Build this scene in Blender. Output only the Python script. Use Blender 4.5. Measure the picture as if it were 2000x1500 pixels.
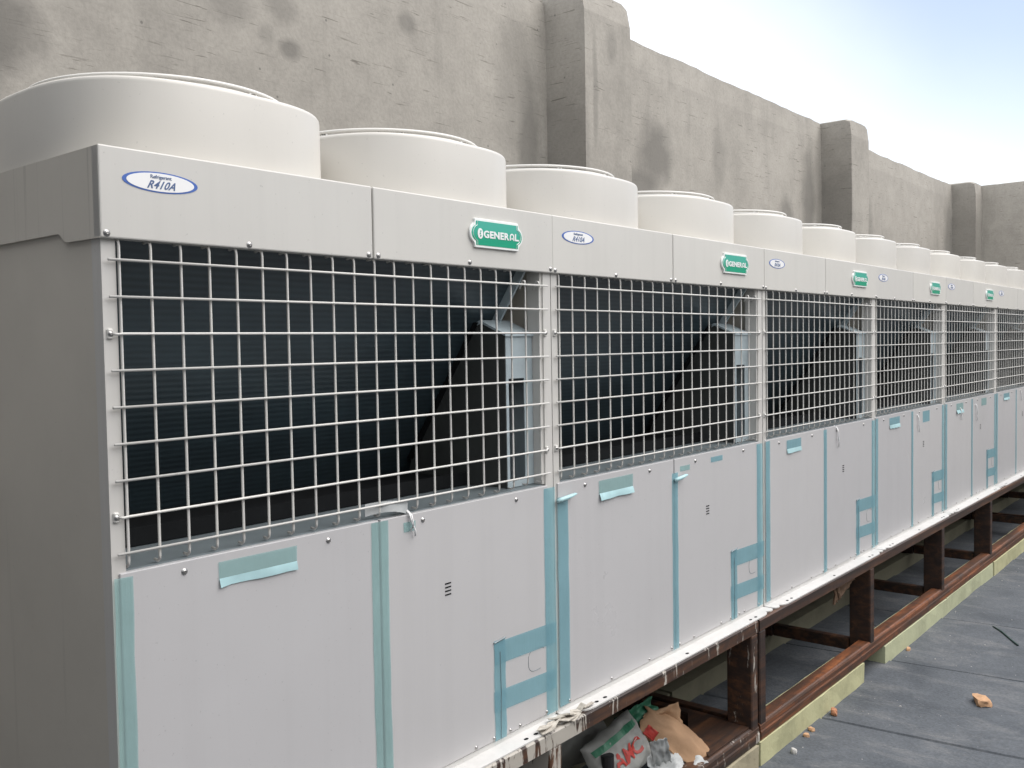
import bpy, bmesh, math, random
from mathutils import Vector, Matrix, noise
random.seed(7)
S = bpy.context.scene
C = S.collection
for o in list(bpy.data.objects): bpy.data.objects.remove(o)
R = math.radians

# ------------------------------------------------------------------ camera
cam = bpy.data.objects.new('camera', bpy.data.cameras.new('camera')); C.objects.link(cam)
cam.data.sensor_width = 36.0; cam.data.lens = 1847.4 / 2000 * 36.0
cam.data.clip_start = 0.05; cam.data.clip_end = 2000
yaw, pit, rol = 0.8811, -0.0419, -0.0164
fw = Vector((math.sin(yaw)*math.cos(pit), math.cos(yaw)*math.cos(pit), math.sin(pit)))
r0 = Vector((math.cos(yaw), -math.sin(yaw), 0)); u0 = r0.cross(fw)
rr = r0*math.cos(rol) + u0*math.sin(rol); uu = -r0*math.sin(rol) + u0*math.cos(rol)
m = Matrix((rr, uu, -fw)).transposed().to_4x4(); m.translation = Vector((-0.7876, -1.5341, 1.007))
cam.matrix_world = m
S.camera = cam

# ------------------------------------------------------------------ light
SUN_EL, SUN_AZ = R(56), R(140)          # azimuth clockwise from +Y: light from the front right
W_ = bpy.data.worlds.new('World'); S.world = W_; W_.use_nodes = True
wn = W_.node_tree; bg = wn.nodes['Background']
sky = wn.nodes.new('ShaderNodeTexSky'); sky.sky_type = 'NISHITA'; sky.sun_disc = False
sky.sun_elevation = SUN_EL; sky.sun_rotation = SUN_AZ
sky.air_density = 1.0; sky.dust_density = 2.0; sky.ozone_density = 1.0; sky.altitude = 0
# even veil of thin bright cloud over the whole dome with one blue opening high on the right
def wmath(op, a, b):
    n = wn.nodes.new('ShaderNodeMath'); n.operation = op
    for k, v in ((0, a), (1, b)):
        if hasattr(v, 'links'): wn.links.new(v, n.inputs[k])
        else: n.inputs[k].default_value = v
    return n.outputs[0]
wtc = wn.nodes.new('ShaderNodeTexCoord')
wno = wn.nodes.new('ShaderNodeTexNoise'); wno.inputs['Scale'].default_value = 2.2; wno.inputs['Detail'].default_value = 5; wno.inputs['Roughness'].default_value = .5; wn.links.new(wtc.outputs['Generated'], wno.inputs['Vector'])
wdt = wn.nodes.new('ShaderNodeVectorMath'); wdt.operation = 'DOT_PRODUCT'; wn.links.new(wtc.outputs['Generated'], wdt.inputs[0])
oa, oe = R(96), R(38); wdt.inputs[1].default_value = (math.sin(oa)*math.cos(oe), math.cos(oa)*math.cos(oe), math.sin(oe))
wsum = wmath('ADD', wdt.outputs['Value'], wmath('MULTIPLY', wmath('SUBTRACT', wno.outputs['Fac'], 0.5), 0.10))
wrp = wn.nodes.new('ShaderNodeMapRange'); wrp.interpolation_type = 'SMOOTHSTEP'; wrp.inputs[1].default_value = 0.70; wrp.inputs[2].default_value = 0.935; wrp.inputs[3].default_value = 0.88; wrp.inputs[4].default_value = 0.14; wn.links.new(wsum, wrp.inputs[0])
wmx = wn.nodes.new('ShaderNodeMix'); wmx.data_type = 'RGBA'; wn.links.new(wrp.outputs[0], wmx.inputs[0]); wdk = wn.nodes.new('ShaderNodeVectorMath'); wdk.operation = 'SCALE'; wdk.inputs['Scale'].default_value = 0.43; wn.links.new(sky.outputs[0], wdk.inputs[0]); wn.links.new(wdk.outputs[0], wmx.inputs[6]); wmx.inputs[7].default_value = (4.25, 4.3, 4.4, 1)
wn.links.new(wmx.outputs[2], bg.inputs[0]); bg.inputs[1].default_value = 0.15
sun = bpy.data.objects.new('sun', bpy.data.lights.new('sun', 'SUN')); C.objects.link(sun)
sun.data.energy = 1.25; sun.data.angle = R(70); sun.data.color = (1.0, 0.965, 0.925)
sd = Vector((math.sin(SUN_AZ)*math.cos(SUN_EL), math.cos(SUN_AZ)*math.cos(SUN_EL), math.sin(SUN_EL)))
sun.rotation_euler = sd.to_track_quat('Z', 'Y').to_euler()
sun.location = (4, -6, 8)
S.view_settings.view_transform = 'Standard'; S.view_settings.look = 'None'
S.view_settings.gamma = 1.0; S.view_settings.use_curve_mapping = False
S.view_settings.exposure = 1.42
S.render.engine = 'CYCLES'

# ------------------------------------------------------------------ materials
def nmat(name):
    mt = bpy.data.materials.new(name); mt.use_nodes = True
    nt = mt.node_tree
    return mt, nt, nt.nodes['Principled BSDF']
def N(nt, kind, **kw):
    n = nt.nodes.new(kind)
    for k, v in kw.items():
        if k in n.inputs: n.inputs[k].default_value = v
        else: setattr(n, k, v)
    return n
def ramp(nt, src, stops, interp='LINEAR'):
    r = nt.nodes.new('ShaderNodeValToRGB'); r.color_ramp.interpolation = interp
    e = r.color_ramp.elements
    while len(e) < len(stops): e.new(0.5)
    for i, (p, c) in enumerate(stops):
        e[i].position = p; e[i].color = c if len(c) == 4 else (*c, 1)
    nt.links.new(src, r.inputs[0]); return r.outputs[0]
def g3(v): return (v, v, v)
def mixc(nt, fac, a, b, mode='MIX'):
    mx = nt.nodes.new('ShaderNodeMix'); mx.data_type = 'RGBA'; mx.blend_type = mode
    for s, v in ((mx.inputs[0], fac), (mx.inputs[6], a), (mx.inputs[7], b)):
        if hasattr(v, 'links'): nt.links.new(v, s)
        else: s.default_value = v if not isinstance(v, tuple) else (v if len(v) == 4 else (*v, 1))
    return mx.outputs[2]
def coords(nt, scale=(1, 1, 1), rnd=True, rot=(0, 0, 0)):
    tc = nt.nodes.new('ShaderNodeTexCoord'); mp = nt.nodes.new('ShaderNodeMapping')
    mp.inputs['Scale'].default_value = scale; mp.inputs['Rotation'].default_value = rot
    src = tc.outputs['Object']
    if rnd:
        oi = nt.nodes.new('ShaderNodeObjectInfo'); ml = N(nt, 'ShaderNodeMath', operation='MULTIPLY'); ml.inputs[1].default_value = 37.0
        nt.links.new(oi.outputs['Random'], ml.inputs[0])
        ad = nt.nodes.new('ShaderNodeVectorMath'); ad.operation = 'ADD'
        nt.links.new(src, ad.inputs[0]); nt.links.new(ml.outputs[0], ad.inputs[1]); src = ad.outputs[0]
    nt.links.new(src, mp.inputs['Vector'])
    return mp.outputs[0]
def noise_(nt, vec, scale, detail=5, rough=0.6, dist=0.0):
    n = N(nt, 'ShaderNodeTexNoise', Scale=scale, Detail=detail, Roughness=rough, Distortion=dist)
    nt.links.new(vec, n.inputs['Vector']); return n.outputs['Fac']
def bump(nt, b, h, strength, dist=0.002):
    bp = N(nt, 'ShaderNodeBump', Strength=strength, Distance=dist)
    nt.links.new(h, bp.inputs['Height']); nt.links.new(bp.outputs[0], b.inputs['Normal'])

def paint(name, col, rough=0.42, streak=0.12, dirt=0.06, freq=21, thr=(0.36, 0.52)):
    mt, nt, b = nmat(name)
    v1 = coords(nt, (freq, freq, 0.7)); s = noise_(nt, v1, 1.0, 4, 0.65)
    sm = ramp(nt, s, [(thr[0], g3(1 - streak)), (thr[1], g3(1.0))])
    v2 = coords(nt); d = noise_(nt, v2, 3.0, 6, 0.6); dm = ramp(nt, d, [(0.3, g3(1 - dirt)), (0.65, g3(1.0))])
    c = mixc(nt, 1.0, (*col, 1), sm, 'MULTIPLY'); c = mixc(nt, 1.0, c, dm, 'MULTIPLY')
    sp = noise_(nt, v2, 160, 2, 0.5); spm = ramp(nt, sp, [(0.24, g3(0.82)), (0.29, g3(1.0))])
    c = mixc(nt, 1.0, c, spm, 'MULTIPLY')
    oi = nt.nodes.new('ShaderNodeObjectInfo'); c = mixc(nt, 1.0, c, ramp(nt, oi.outputs['Random'], [(0.0, g3(0.945)), (1.0, (1.02, 1.015, 1.0))]), 'MULTIPLY')
    nt.links.new(c, b.inputs['Base Color'])
    rv = ramp(nt, d, [(0.3, g3(rough + .12)), (0.7, g3(rough - .05))]); nt.links.new(rv, b.inputs['Roughness'])
    w = noise_(nt, v2, 2.2, 2, 0.5); bump(nt, b, w, 0.22, 0.014)
    return mt
CREAM = (0.585, 0.572, 0.548)
M = {}
M['cream'] = paint('cream_paint', CREAM, 0.40, 0.05, 0.05)
M['header'] = paint('header_paint', (0.585, 0.572, 0.540), 0.40, 0.022, 0.05)
M['side'] = paint('side_paint', (0.56, 0.528, 0.472), 0.42, 0.10, 0.08, 26, (0.27, 0.36))
M['skirt'] = paint('skirt_paint_stained', (0.57, 0.54, 0.488), 0.42, 0.24, 0.08, 55, (0.30, 0.39))
M['door'] = paint('door_paint', (0.500, 0.494, 0.503), 0.32, 0.02, 0.04)
M['shroud'] = paint('shroud_paint', (0.595, 0.573, 0.532), 0.38, 0.012, 0.05)
M['wire'] = paint('wire_coating', (0.64, 0.63, 0.605), 0.5, 0.0, 0.08)
M['rail'] = paint('rail_paint', (0.66, 0.655, 0.645), 0.40, 0.05, 0.14)

def simple(name, col, rough=0.5, metal=0.0, var=0.15, scale=12, bmp=0.0, bscale=40):
    mt, nt, b = nmat(name)
    v = coords(nt); n = noise_(nt, v, scale, 6, 0.6)
    c = ramp(nt, n, [(0.3, tuple(x*(1-var) for x in col)), (0.7, tuple(min(1, x*(1+var*.5)) for x in col))])
    nt.links.new(c, b.inputs['Base Color']); b.inputs['Roughness'].default_value = rough; b.inputs['Metallic'].default_value = metal
    if bmp: bump(nt, b, noise_(nt, v, bscale, 5, 0.6), bmp, 0.004)
    return mt
M['screw'] = simple('screw_steel', (0.42, 0.41, 0.40), 0.28, 0.9, 0.1)
M['zinc'] = simple('galvanised_sheet', (0.40, 0.47, 0.50), 0.42, 0.1, 0.18, 9)
M['shelf'] = simple('galvanised_shelf', (0.20, 0.235, 0.25), 0.45, 0.2, 0.18, 9)
M['charcoal'] = simple('charcoal_box_side', (0.060, 0.064, 0.062), 0.7, 0, 0.15)
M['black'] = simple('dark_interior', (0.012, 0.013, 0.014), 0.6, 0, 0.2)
M['white'] = simple('white_print', (0.80, 0.80, 0.80), 0.35, 0, 0.03)
M['badge_rim'] = simple('badge_rim_white', (0.80, 0.82, 0.80), 0.25, 0, 0.03)
M['blue'] = simple('label_blue', (0.055, 0.13, 0.42), 0.35, 0, 0.05)
M['ink'] = simple('label_ink', (0.07, 0.12, 0.25), 0.4, 0, 0.05)
M['paper'] = simple('white_paper', (0.50, 0.52, 0.52), 0.8, 0, 0.2, 14, 0.3)
M['kraft'] = simple('kraft_paper', (0.36, 0.22, 0.125), 0.8, 0, 0.22, 10, 0.3)
M['card'] = simple('dusty_cardboard', (0.17, 0.105, 0.065), 0.85, 0, 0.3, 14, 0.3)
M['brick'] = simple('broken_brick', (0.48, 0.22, 0.12), 0.9, 0, 0.3, 30, 0.6, 80)
M['brick_pale'] = simple('broken_brick_pale', (0.55, 0.33, 0.19), 0.9, 0, 0.25, 30, 0.6, 80)
M['stone'] = simple('pale_rubble', (0.55, 0.54, 0.52), 0.9, 0, 0.25, 30, 0.6, 80)
M['pipe'] = simple('black_pipe', (0.02, 0.02, 0.022), 0.5, 0, 0.2)
M['plastic_green'] = simple('bag_green', (0.03, 0.16, 0.09), 0.5, 0, 0.2, 10, 0.3)
M['plastic_red'] = simple('bag_red', (0.42, 0.04, 0.03), 0.5, 0, 0.2)
M['bag'] = simple('bag_white', (0.30, 0.305, 0.29), 0.6, 0, 0.28, 10, 0.4, 25)
M['flake'] = simple('peeling_paint', (0.50, 0.46, 0.40), 0.7, 0, 0.35, 60)
M['cord'] = simple('dark_green_cord', (0.03, 0.06, 0.055), 0.6, 0, 0.1)

for k_ in ('black', 'charcoal'):
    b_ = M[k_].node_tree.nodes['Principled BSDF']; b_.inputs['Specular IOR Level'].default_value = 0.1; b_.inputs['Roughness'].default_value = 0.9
# green badge enamel, a printed fade from light (top) to deep green (bottom) is in the print itself
mt, nt, b = nmat('badge_green'); v = coords(nt, rnd=False)
tc = nt.nodes.new('ShaderNodeTexCoord'); sx = nt.nodes.new('ShaderNodeSeparateXYZ'); nt.links.new(tc.outputs['Generated'], sx.inputs[0])
nt.links.new(ramp(nt, sx.outputs['Z'], [(0.25, (0.0, 0.30, 0.17)), (0.75, (0.05, 0.38, 0.29))]), b.inputs['Base Color']); b.inputs['Roughness'].default_value = 0.3
M['badge'] = mt

# coil: dark fins with fine horizontal tube rows
mt, nt, b = nmat('coil_fins')
v = coords(nt, rnd=False)
wv = N(nt, 'ShaderNodeTexWave', Scale=26.0, Distortion=0.4, Detail=2.0); wv.bands_direction = 'Z'; nt.links.new(v, wv.inputs['Vector'])
n1 = noise_(nt, coords(nt, (1, 1, 3)), 4, 5, 0.6)
n2 = noise_(nt, coords(nt, (14, 60, 60), True, (0, R(35), 0)), 1.0, 3, 0.5)
c = mixc(nt, wv.outputs['Fac'], (0.026, 0.039, 0.047), (0.040, 0.059, 0.070))
c = mixc(nt, ramp(nt, n1, [(0.4, g3(0)), (0.75, g3(0.6))]), c, (0.052, 0.082, 0.098))
c = mixc(nt, ramp(nt, n2, [(0.66, g3(0)), (0.80, g3(0.22))]), c, (0.14, 0.18, 0.19))
nt.links.new(c, b.inputs['Base Color']); b.inputs['Roughness'].default_value = 0.34; b.inputs['Specular IOR Level'].default_value = 0.7
bump(nt, b, wv.outputs['Fac'], 0.12, 0.002); M['coil'] = mt

# protective tape: thin tinted film, double layers read darker
def tape(name, tint, film):
    mt = bpy.data.materials.new(name); mt.use_nodes = True; nt = mt.node_tree
    for n in list(nt.nodes): nt.nodes.remove(n)
    out = nt.nodes.new('ShaderNodeOutputMaterial'); tr = nt.nodes.new('ShaderNodeBsdfTransparent'); tr.inputs[0].default_value = (*tint, 1)
    pb = nt.nodes.new('ShaderNodeBsdfPrincipled'); pb.inputs['Roughness'].default_value = 0.3
    v = coords(nt); n = noise_(nt, v, 9, 5, 0.6)
    nt.links.new(ramp(nt, n, [(0.3, tuple(x*.85 for x in film)), (0.7, film)]), pb.inputs['Base Color'])
    n2 = noise_(nt, coords(nt, (60, 60, 5)), 1.0, 3, 0.6); bp = N(nt, 'ShaderNodeBump', Strength=0.6, Distance=0.003); nt.links.new(n2, bp.inputs['Height']); nt.links.new(bp.outputs[0], pb.inputs['Normal'])
    mx = nt.nodes.new('ShaderNodeMixShader'); mx.inputs[0].default_value = 0.42
    nt.links.new(tr.outputs[0], mx.inputs[1]); nt.links.new(pb.outputs[0], mx.inputs[2]); nt.links.new(mx.outputs[0], out.inputs[0])
    return mt
M['tape'] = tape('green_blue_tape', (0.72, 0.91, 0.90), (0.40, 0.56, 0.56))
M['tape_b'] = tape('blue_tape', (0.62, 0.86, 0.91), (0.33, 0.53, 0.59))
M['tape_fold'] = simple('tape_fold_back', (0.40, 0.60, 0.63), 0.4, 0, 0.2)

# concrete wall
def concrete(name, blobs=(), tint=(1, 1, 1)):
    mt, nt, b = nmat(name)
    v = coords(nt, rnd=False)
    n1 = noise_(nt, v, 1.1, 8, 0.62); n2 = noise_(nt, v, 7, 8, 0.65); n3 = noise_(nt, v, 60, 4, 0.6)
    base = ramp(nt, n1, [(0.28, (0.275*tint[0], 0.256*tint[1], 0.226*tint[2])), (0.5, (0.325*tint[0], 0.303*tint[1], 0.268*tint[2])), (0.75, (0.37*tint[0], 0.346*tint[1], 0.308*tint[2]))])
    c = mixc(nt, 1.0, base, ramp(nt, n2, [(0.25, g3(0.86)), (0.6, g3(1.04))]), 'MULTIPLY')
    c = mixc(nt, 1.0, c, ramp(nt, n3, [(0.2, g3(0.86)), (0.6, g3(1.03))]), 'MULTIPLY')
    # vertical water runs
    vs = coords(nt, (2.6, 2.6, 0.30), False); ns = noise_(nt, vs, 1.6, 7, 0.7, 0.4)
    c = mixc(nt, 1.0, c, ramp(nt, ns, [(0.30, g3(0.86)), (0.46, g3(1.0))]), 'MULTIPLY')
    # trowel scratches, two directions, in patches
    for rot, sc in ((R(28), 1.0), (R(-50), 1.3), (R(55), 1.15)):
        va = coords(nt, (5*sc, 5*sc, 95*sc), False, (0, rot, 0))
        na = noise_(nt, va, 1.0, 2, 0.5, 0.9)
        msk = ramp(nt, noise_(nt, v, 1.7*sc, 3, 0.5), [(0.44, g3(0)), (0.60, g3(1))])
        ln = ramp(nt, na, [(0.285, g3(1)), (0.315, g3(0))])
        ml = mixc(nt, 1.0, ln, msk, 'MULTIPLY')
        c = mixc(nt, ml, c, mixc(nt, 1.0, c, (0.50, 0.49, 0.47), 'MULTIPLY'))
    # dark specks
    vo = N(nt, 'ShaderNodeTexVoronoi', Scale=9.0); nt.links.new(v, vo.inputs['Vector'])
    c = mixc(nt, ramp(nt, vo.outputs['Distance'], [(0.035, g3(0.6)), (0.06, g3(0))]), c, (0.07, 0.065, 0.06))
    # dark stains and patches at fixed places on the wall
    tc = nt.nodes.new('ShaderNodeTexCoord')
    nd = N(nt, 'ShaderNodeTexNoise', Scale=4.0, Detail=6.0, Roughness=0.65); nt.links.new(tc.outputs['Object'], nd.inputs['Vector'])
    for (x, z, rx, rz, k) in blobs:
        mp = nt.nodes.new('ShaderNodeMapping'); mp.inputs['Location'].default_value = (-x/rx, 0, -z/rz); mp.inputs['Scale'].default_value = (1/rx, 0, 1/rz)
        nt.links.new(tc.outputs['Object'], mp.inputs['Vector'])
        ad = nt.nodes.new('ShaderNodeVectorMath'); ad.operation = 'MULTIPLY_ADD'; ad.inputs[1].default_value = (1.1, 0, 1.1)
        nt.links.new(nd.outputs['Color'], ad.inputs[0]); nt.links.new(mp.outputs[0], ad.inputs[2])
        sb = nt.nodes.new('ShaderNodeVectorMath'); sb.operation = 'SUBTRACT'; sb.inputs[1].default_value = (0.55, 0, 0.55); nt.links.new(ad.outputs[0], sb.inputs[0])
        ln = nt.nodes.new('ShaderNodeVectorMath'); ln.operation = 'LENGTH'; nt.links.new(sb.outputs[0], ln.inputs[0])
        f = ramp(nt, ln.outputs['Value'], [(0.45, g3(k)), (1.0, g3(0))])
        c = mixc(nt, f, c, (0.135, 0.127, 0.113))
    nt.links.new(c, b.inputs['Base Color']); b.inputs['Roughness'].default_value = 0.9
    hh = mixc(nt, 0.5, n2, n3); bump(nt, b, hh, 0.24, 0.010)
    return mt
BL = [(0.50, 2.04, .21, .17, .75), (0.40, 1.95, .2, .2, .6), (1.644, 2.205, .075, .055, .7), (2.302, 2.475, .07, .06, .55), (1.36, 2.32, .15, .10, .45), (1.60, 2.37, .09, .08, .4), (1.53, 2.24, .05, .05, .35),
      (4.50, 2.20, .28, .24, .72), (4.30, 2.00, .22, .10, .7), (6.95, 2.13, .16, .55, .62), (6.50, 2.02, .16, .16, .62), (5.35, 2.3, .12, .3, .3), (8.4, 2.0, .15, .5, .4), (11.1, 2.1, .25, .5, .5), (3.10, 2.35, .22, .6, .35), (3.2, 2.0, .12, .5, .6)]
M['wall'] = concrete('wall_plaster', BL)
M['pilaster'] = concrete('pilaster_plaster', [(3.35, 2.0, .05, .40, .35), (3.5, 1.75, .28, .16, .75), (3.44, 2.35, .03, .35, .45), (7.24, 2.1, .04, .45, .35), (11.28, 2.2, .12, .5, .2), (3.6, 2.62, .06, .12, .4)])  # tall narrow patches darken the pilasters' left faces
M['endwall'] = concrete('end_wall_plaster', [], (1.2, 1.2, 1.2))

# rusty red-brown primer on the steel stand
def steel(name, white=0.0, k=(1, 1, 1)):
    mt, nt, b = nmat(name)
    va = coords(nt, (1.2, 14, 26)); n = noise_(nt, va, 1.3, 6, 0.65, 0.3)
    c = ramp(nt, n, [(0.30, (0.016*k[0], 0.011*k[1], 0.009*k[2])), (0.45, (0.036*k[0], 0.020*k[1], 0.014*k[2])), (0.58, (0.085*k[0], 0.038*k[1], 0.019*k[2])), (0.74, (0.17*k[0], 0.080*k[1], 0.038*k[2]))])
    n2 = noise_(nt, coords(nt), 22, 6, 0.65)
    c = mixc(nt, ramp(nt, n2, [(0.50, g3(0)), (0.66, g3(0.65))]), c, (0.028, 0.018, 0.015))
    if white:
        ns = noise_(nt, coords(nt, (30, 30, 5.5), False), 1.0, 5, 0.7, 0.5)
        tc = nt.nodes.new('ShaderNodeTexCoord'); sx = nt.nodes.new('ShaderNodeSeparateXYZ'); nt.links.new(tc.outputs['Object'], sx.inputs[0])
        near = ramp(nt, mapr(nt, sx.outputs['X'], 0.85, 2.0), [(0.0, g3(0.11)), (0.3, g3(0.16)), (0.52, g3(0.02)), (1.0, g3(0.0))])
        ad = N(nt, 'ShaderNodeMath', operation='ADD'); nt.links.new(ns, ad.inputs[0]); nt.links.new(near, ad.inputs[1])
        c = mixc(nt, ramp(nt, ad.outputs[0], [(0.60, g3(0)), (0.635, g3(0.9))]), c, (0.46, 0.43, 0.38))
    nt.links.new(c, b.inputs['Base Color']); b.inputs['Roughness'].default_value = 0.55
    bump(nt, b, n2, 0.4, 0.003); return mt
def mapr(nt, src, a, b_):
    mr = nt.nodes.new('ShaderNodeMapRange'); mr.inputs[1].default_value = a; mr.inputs[2].default_value = b_; nt.links.new(src, mr.inputs[0]); return mr.outputs[0]
M['steel_o'] = steel('rusty_red_steel', 0.0, (2.3, 1.75, 1.25)); M['steel_p'] = steel('dark_rusty_steel', 0.0, (.7, .7, .75)); M['steel'] = steel('rusty_steel'); M['steel_w'] = steel('rusty_steel_paint_splashed', 1.0)
# plinths
def plinth_mat(name, col, dirt):
    mt, nt, b = nmat(name); v = coords(nt)
    n = noise_(nt, v, 5, 7, 0.65); n2 = noise_(nt, v, 45, 5, 0.65)
    c = ramp(nt, n, [(0.28, tuple(x*.72 for x in col)), (0.5, col), (0.75, tuple(min(1, x*1.1) for x in col))])
    c = mixc(nt, ramp(nt, n2, [(0.58, g3(0)), (0.75, g3(dirt))]), c, (0.20, 0.17, 0.12))
    nt.links.new(c, b.inputs['Base Color']); b.inputs['Roughness'].default_value = 0.85; bump(nt, b, n2, 0.4, 0.004); return mt
M['plinth_y'] = plinth_mat('pale_yellow_plinth', (0.50, 0.49, 0.29), 0.3)
M['plinth_g'] = plinth_mat('pale_green_plinth', (0.47, 0.49, 0.32), 0.3)
M['plinth_c'] = plinth_mat('rough_cement_plinth', (0.36, 0.32, 0.22), 0.8)
M['plinth_shade'] = plinth_mat('shade_darkened_plinth', (0.22, 0.21, 0.15), 0.6)  # darker copy of the pale plinth colour, shade under the units painted in
# roof felt
mt, nt, b = nmat('roof_felt'); v = coords(nt, rnd=False)
n = noise_(nt, v, 2.2, 8, 0.65, 0.4); n2 = noise_(nt, v, 90, 3, 0.6); n3 = noise_(nt, coords(nt, (5, 2.2, 3), False, (0, 0, R(15))), 1.3, 7, 0.72, 0.35)
c = ramp(nt, n, [(0.3, (0.056, 0.065, 0.077)), (0.52, (0.095, 0.106, 0.120)), (0.75, (0.128, 0.139, 0.153))])
c = mixc(nt, ramp(nt, n3, [(0.50, g3(0)), (0.74, g3(0.60))]), c, (0.23, 0.23, 0.23))
c = mixc(nt, 1.0, c, ramp(nt, n2, [(0.25, g3(0.72)), (0.7, g3(1.12))]), 'MULTIPLY')
nt.links.new(c, b.inputs['Base Color']); b.inputs['Roughness'].default_value = 0.85; bump(nt, b, n2, 0.5, 0.004); M['felt'] = mt
M['joint'] = simple('bitumen_joint', (0.03, 0.031, 0.033), 0.7, 0, 0.3)

# ------------------------------------------------------------------ mesh helpers
def finish(bm, name, smooth=False):
    bmesh.ops.recalc_face_normals(bm, faces=bm.faces)
    me = bpy.data.meshes.new(name); bm.to_mesh(me); bm.free()
    if smooth:
        for p in me.polygons: p.use_smooth = True
    return me
def obj(name, me, mat, parent=None, loc=None):
    o = bpy.data.objects.new(name, me); C.objects.link(o)
    if mat is not None and not me.materials: me.materials.append(M[mat] if isinstance(mat, str) else mat)
    if parent: o.parent = parent
    if loc: o.location = loc
    return o
def box(bm, x0, x1, y0, y1, z0, z1, bev=0.0, seg=1):
    r = bmesh.ops.create_cube(bm, size=1.0, matrix=Matrix.Translation(((x0+x1)/2, (y0+y1)/2, (z0+z1)/2)) @ Matrix.Diagonal((x1-x0, y1-y0, z1-z0, 1)))
    if bev:
        es = list({e for v in r['verts'] for e in v.link_edges})
        bmesh.ops.bevel(bm, geom=es, offset=bev, segments=seg, profile=0.5, affect='EDGES')
def bx(name, d, bev=0.0, seg=1):
    bm = bmesh.new(); box(bm, *d, bev=bev, seg=seg); return finish(bm, name)
def prism(bm, pts, axis, a, b_):
    """polygon pts in the plane normal to axis, extruded from a to b_"""
    def mk(p, t):
        return {'x': (t, p[0], p[1]), 'y': (p[0], t, p[1]), 'z': (p[0], p[1], t)}[axis]
    A = [bm.verts.new(mk(p, a)) for p in pts]; B = [bm.verts.new(mk(p, b_)) for p in pts]
    bm.faces.new(A); bm.faces.new(list(reversed(B)))
    n = len(pts)
    for i in range(n): bm.faces.new((A[i], A[(i+1) % n], B[(i+1) % n], B[i]))
def pm(name, pts, axis, a, b_, bev=0.0):
    bm = bmesh.new(); prism(bm, pts, axis, a, b_)
    if bev: bmesh.ops.bevel(bm, geom=list(bm.edges), offset=bev, segments=1, affect='EDGES')
    return finish(bm, name)
def tube(bm, pts, r, n=6, closed=False):
    pts = [Vector(p) for p in pts]; rings = []; k = len(pts)
    for i, p in enumerate(pts):
        a = pts[(i-1) % k] if (closed or i > 0) else p; c = pts[(i+1) % k] if (closed or i < k-1) else p
        d = (c-a).normalized(); up = Vector((0, 0, 1)) if abs(d.z) < 0.9 else Vector((1, 0, 0))
        s = d.cross(up).normalized(); t = s.cross(d)
        rings.append([bm.verts.new(p + r*(math.cos(2*math.pi*j/n)*s + math.sin(2*math.pi*j/n)*t)) for j in range(n)])
    rng = range(k) if closed else range(k-1)
    for i in rng:
        A, B = rings[i], rings[(i+1) % k]
        for j in range(n): bm.faces.new((A[j], A[(j+1) % n], B[(j+1) % n], B[j]))
    if not closed: bm.faces.new(rings[0]); bm.faces.new(list(reversed(rings[-1])))
def tm(name, pts, r, n=6, closed=False):
    bm = bmesh.new(); tube(bm, pts, r, n, closed); return finish(bm, name, True)
def dome(r, h, n=10):
    """screw head facing -Y with a cross slot dimple"""
    bm = bmesh.new(); prev = None
    for k, (q, t) in enumerate(((1.25, 0), (1.25, .12), (1, .2), (.8, .75), (.4, 1.0), (.15, .8))):
        ring = [bm.verts.new((q*r*math.cos(2*math.pi*i/n), -t*h, q*r*math.sin(2*math.pi*i/n))) for i in range(n)]
        if prev:
            for i in range(n): bm.faces.new((prev[i], prev[(i+1) % n], ring[(i+1) % n], ring[i]))
        prev = ring
    bm.faces.new(prev); return finish(bm, 'screw_head', True)
def text_mesh(body, size, depth, shear=0.0, offset=0.0, space=1.0):
    cu = bpy.data.curves.new('txt', 'FONT'); cu.body = body; cu.size = size; cu.extrude = depth/2; cu.shear = shear; cu.offset = offset; cu.space_character = space
    cu.align_x = 'CENTER'; cu.align_y = 'CENTER'; cu.resolution_u = 3
    o = bpy.data.objects.new('txt', cu); C.objects.link(o); dg = bpy.context.evaluated_depsgraph_get(); dg.update()
    me = bpy.data.meshes.new_from_object(o.evaluated_get(dg)); bpy.data.objects.remove(o); bpy.data.curves.remove(cu)
    return me
def fit(me, w, h):
    xs_ = [v.co.x for v in me.vertices]; ys_ = [v.co.y for v in me.vertices]
    cx, cy = (min(xs_)+max(xs_))/2, (min(ys_)+max(ys_))/2; fx, fy = w/(max(xs_)-min(xs_)), h/(max(ys_)-min(ys_))
    for v in me.vertices: v.co.x = (v.co.x-cx)*fx; v.co.y = (v.co.y-cy)*fy
    return me
def stand_text(me):
    me.transform(Matrix.Rotation(R(90), 4, 'X')); me.materials.clear(); return me
def tag(o, label, cat, group=None, kind=None):
    if label: o['label'] = label
    if cat: o['category'] = cat
    if group: o['group'] = group
    if kind: o['kind'] = kind
    return o
def thing(name, label, cat, loc, group=None):
    o = bpy.data.objects.new(name, None); C.objects.link(o); o.location = loc; o.empty_display_size = .2
    return tag(o, label, cat, group)
def copy_tree(o, parent=None):
    c = o.copy(); C.objects.link(c); c.parent = parent
    for ch in list(o.children): copy_tree(ch, c)
    return c
def wob(x, y, z, s, a): return noise.noise(Vector((x*s, y*s, z*s)))*a

# ------------------------------------------------------------------ setting
GZ = -0.54
bm = bmesh.new(); box(bm, -60, 80, -60, 80, GZ-0.30, GZ-0.016); o = obj('ground', finish(bm, 'ground'), 'joint'); o['kind'] = 'structure'
ground = o
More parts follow.
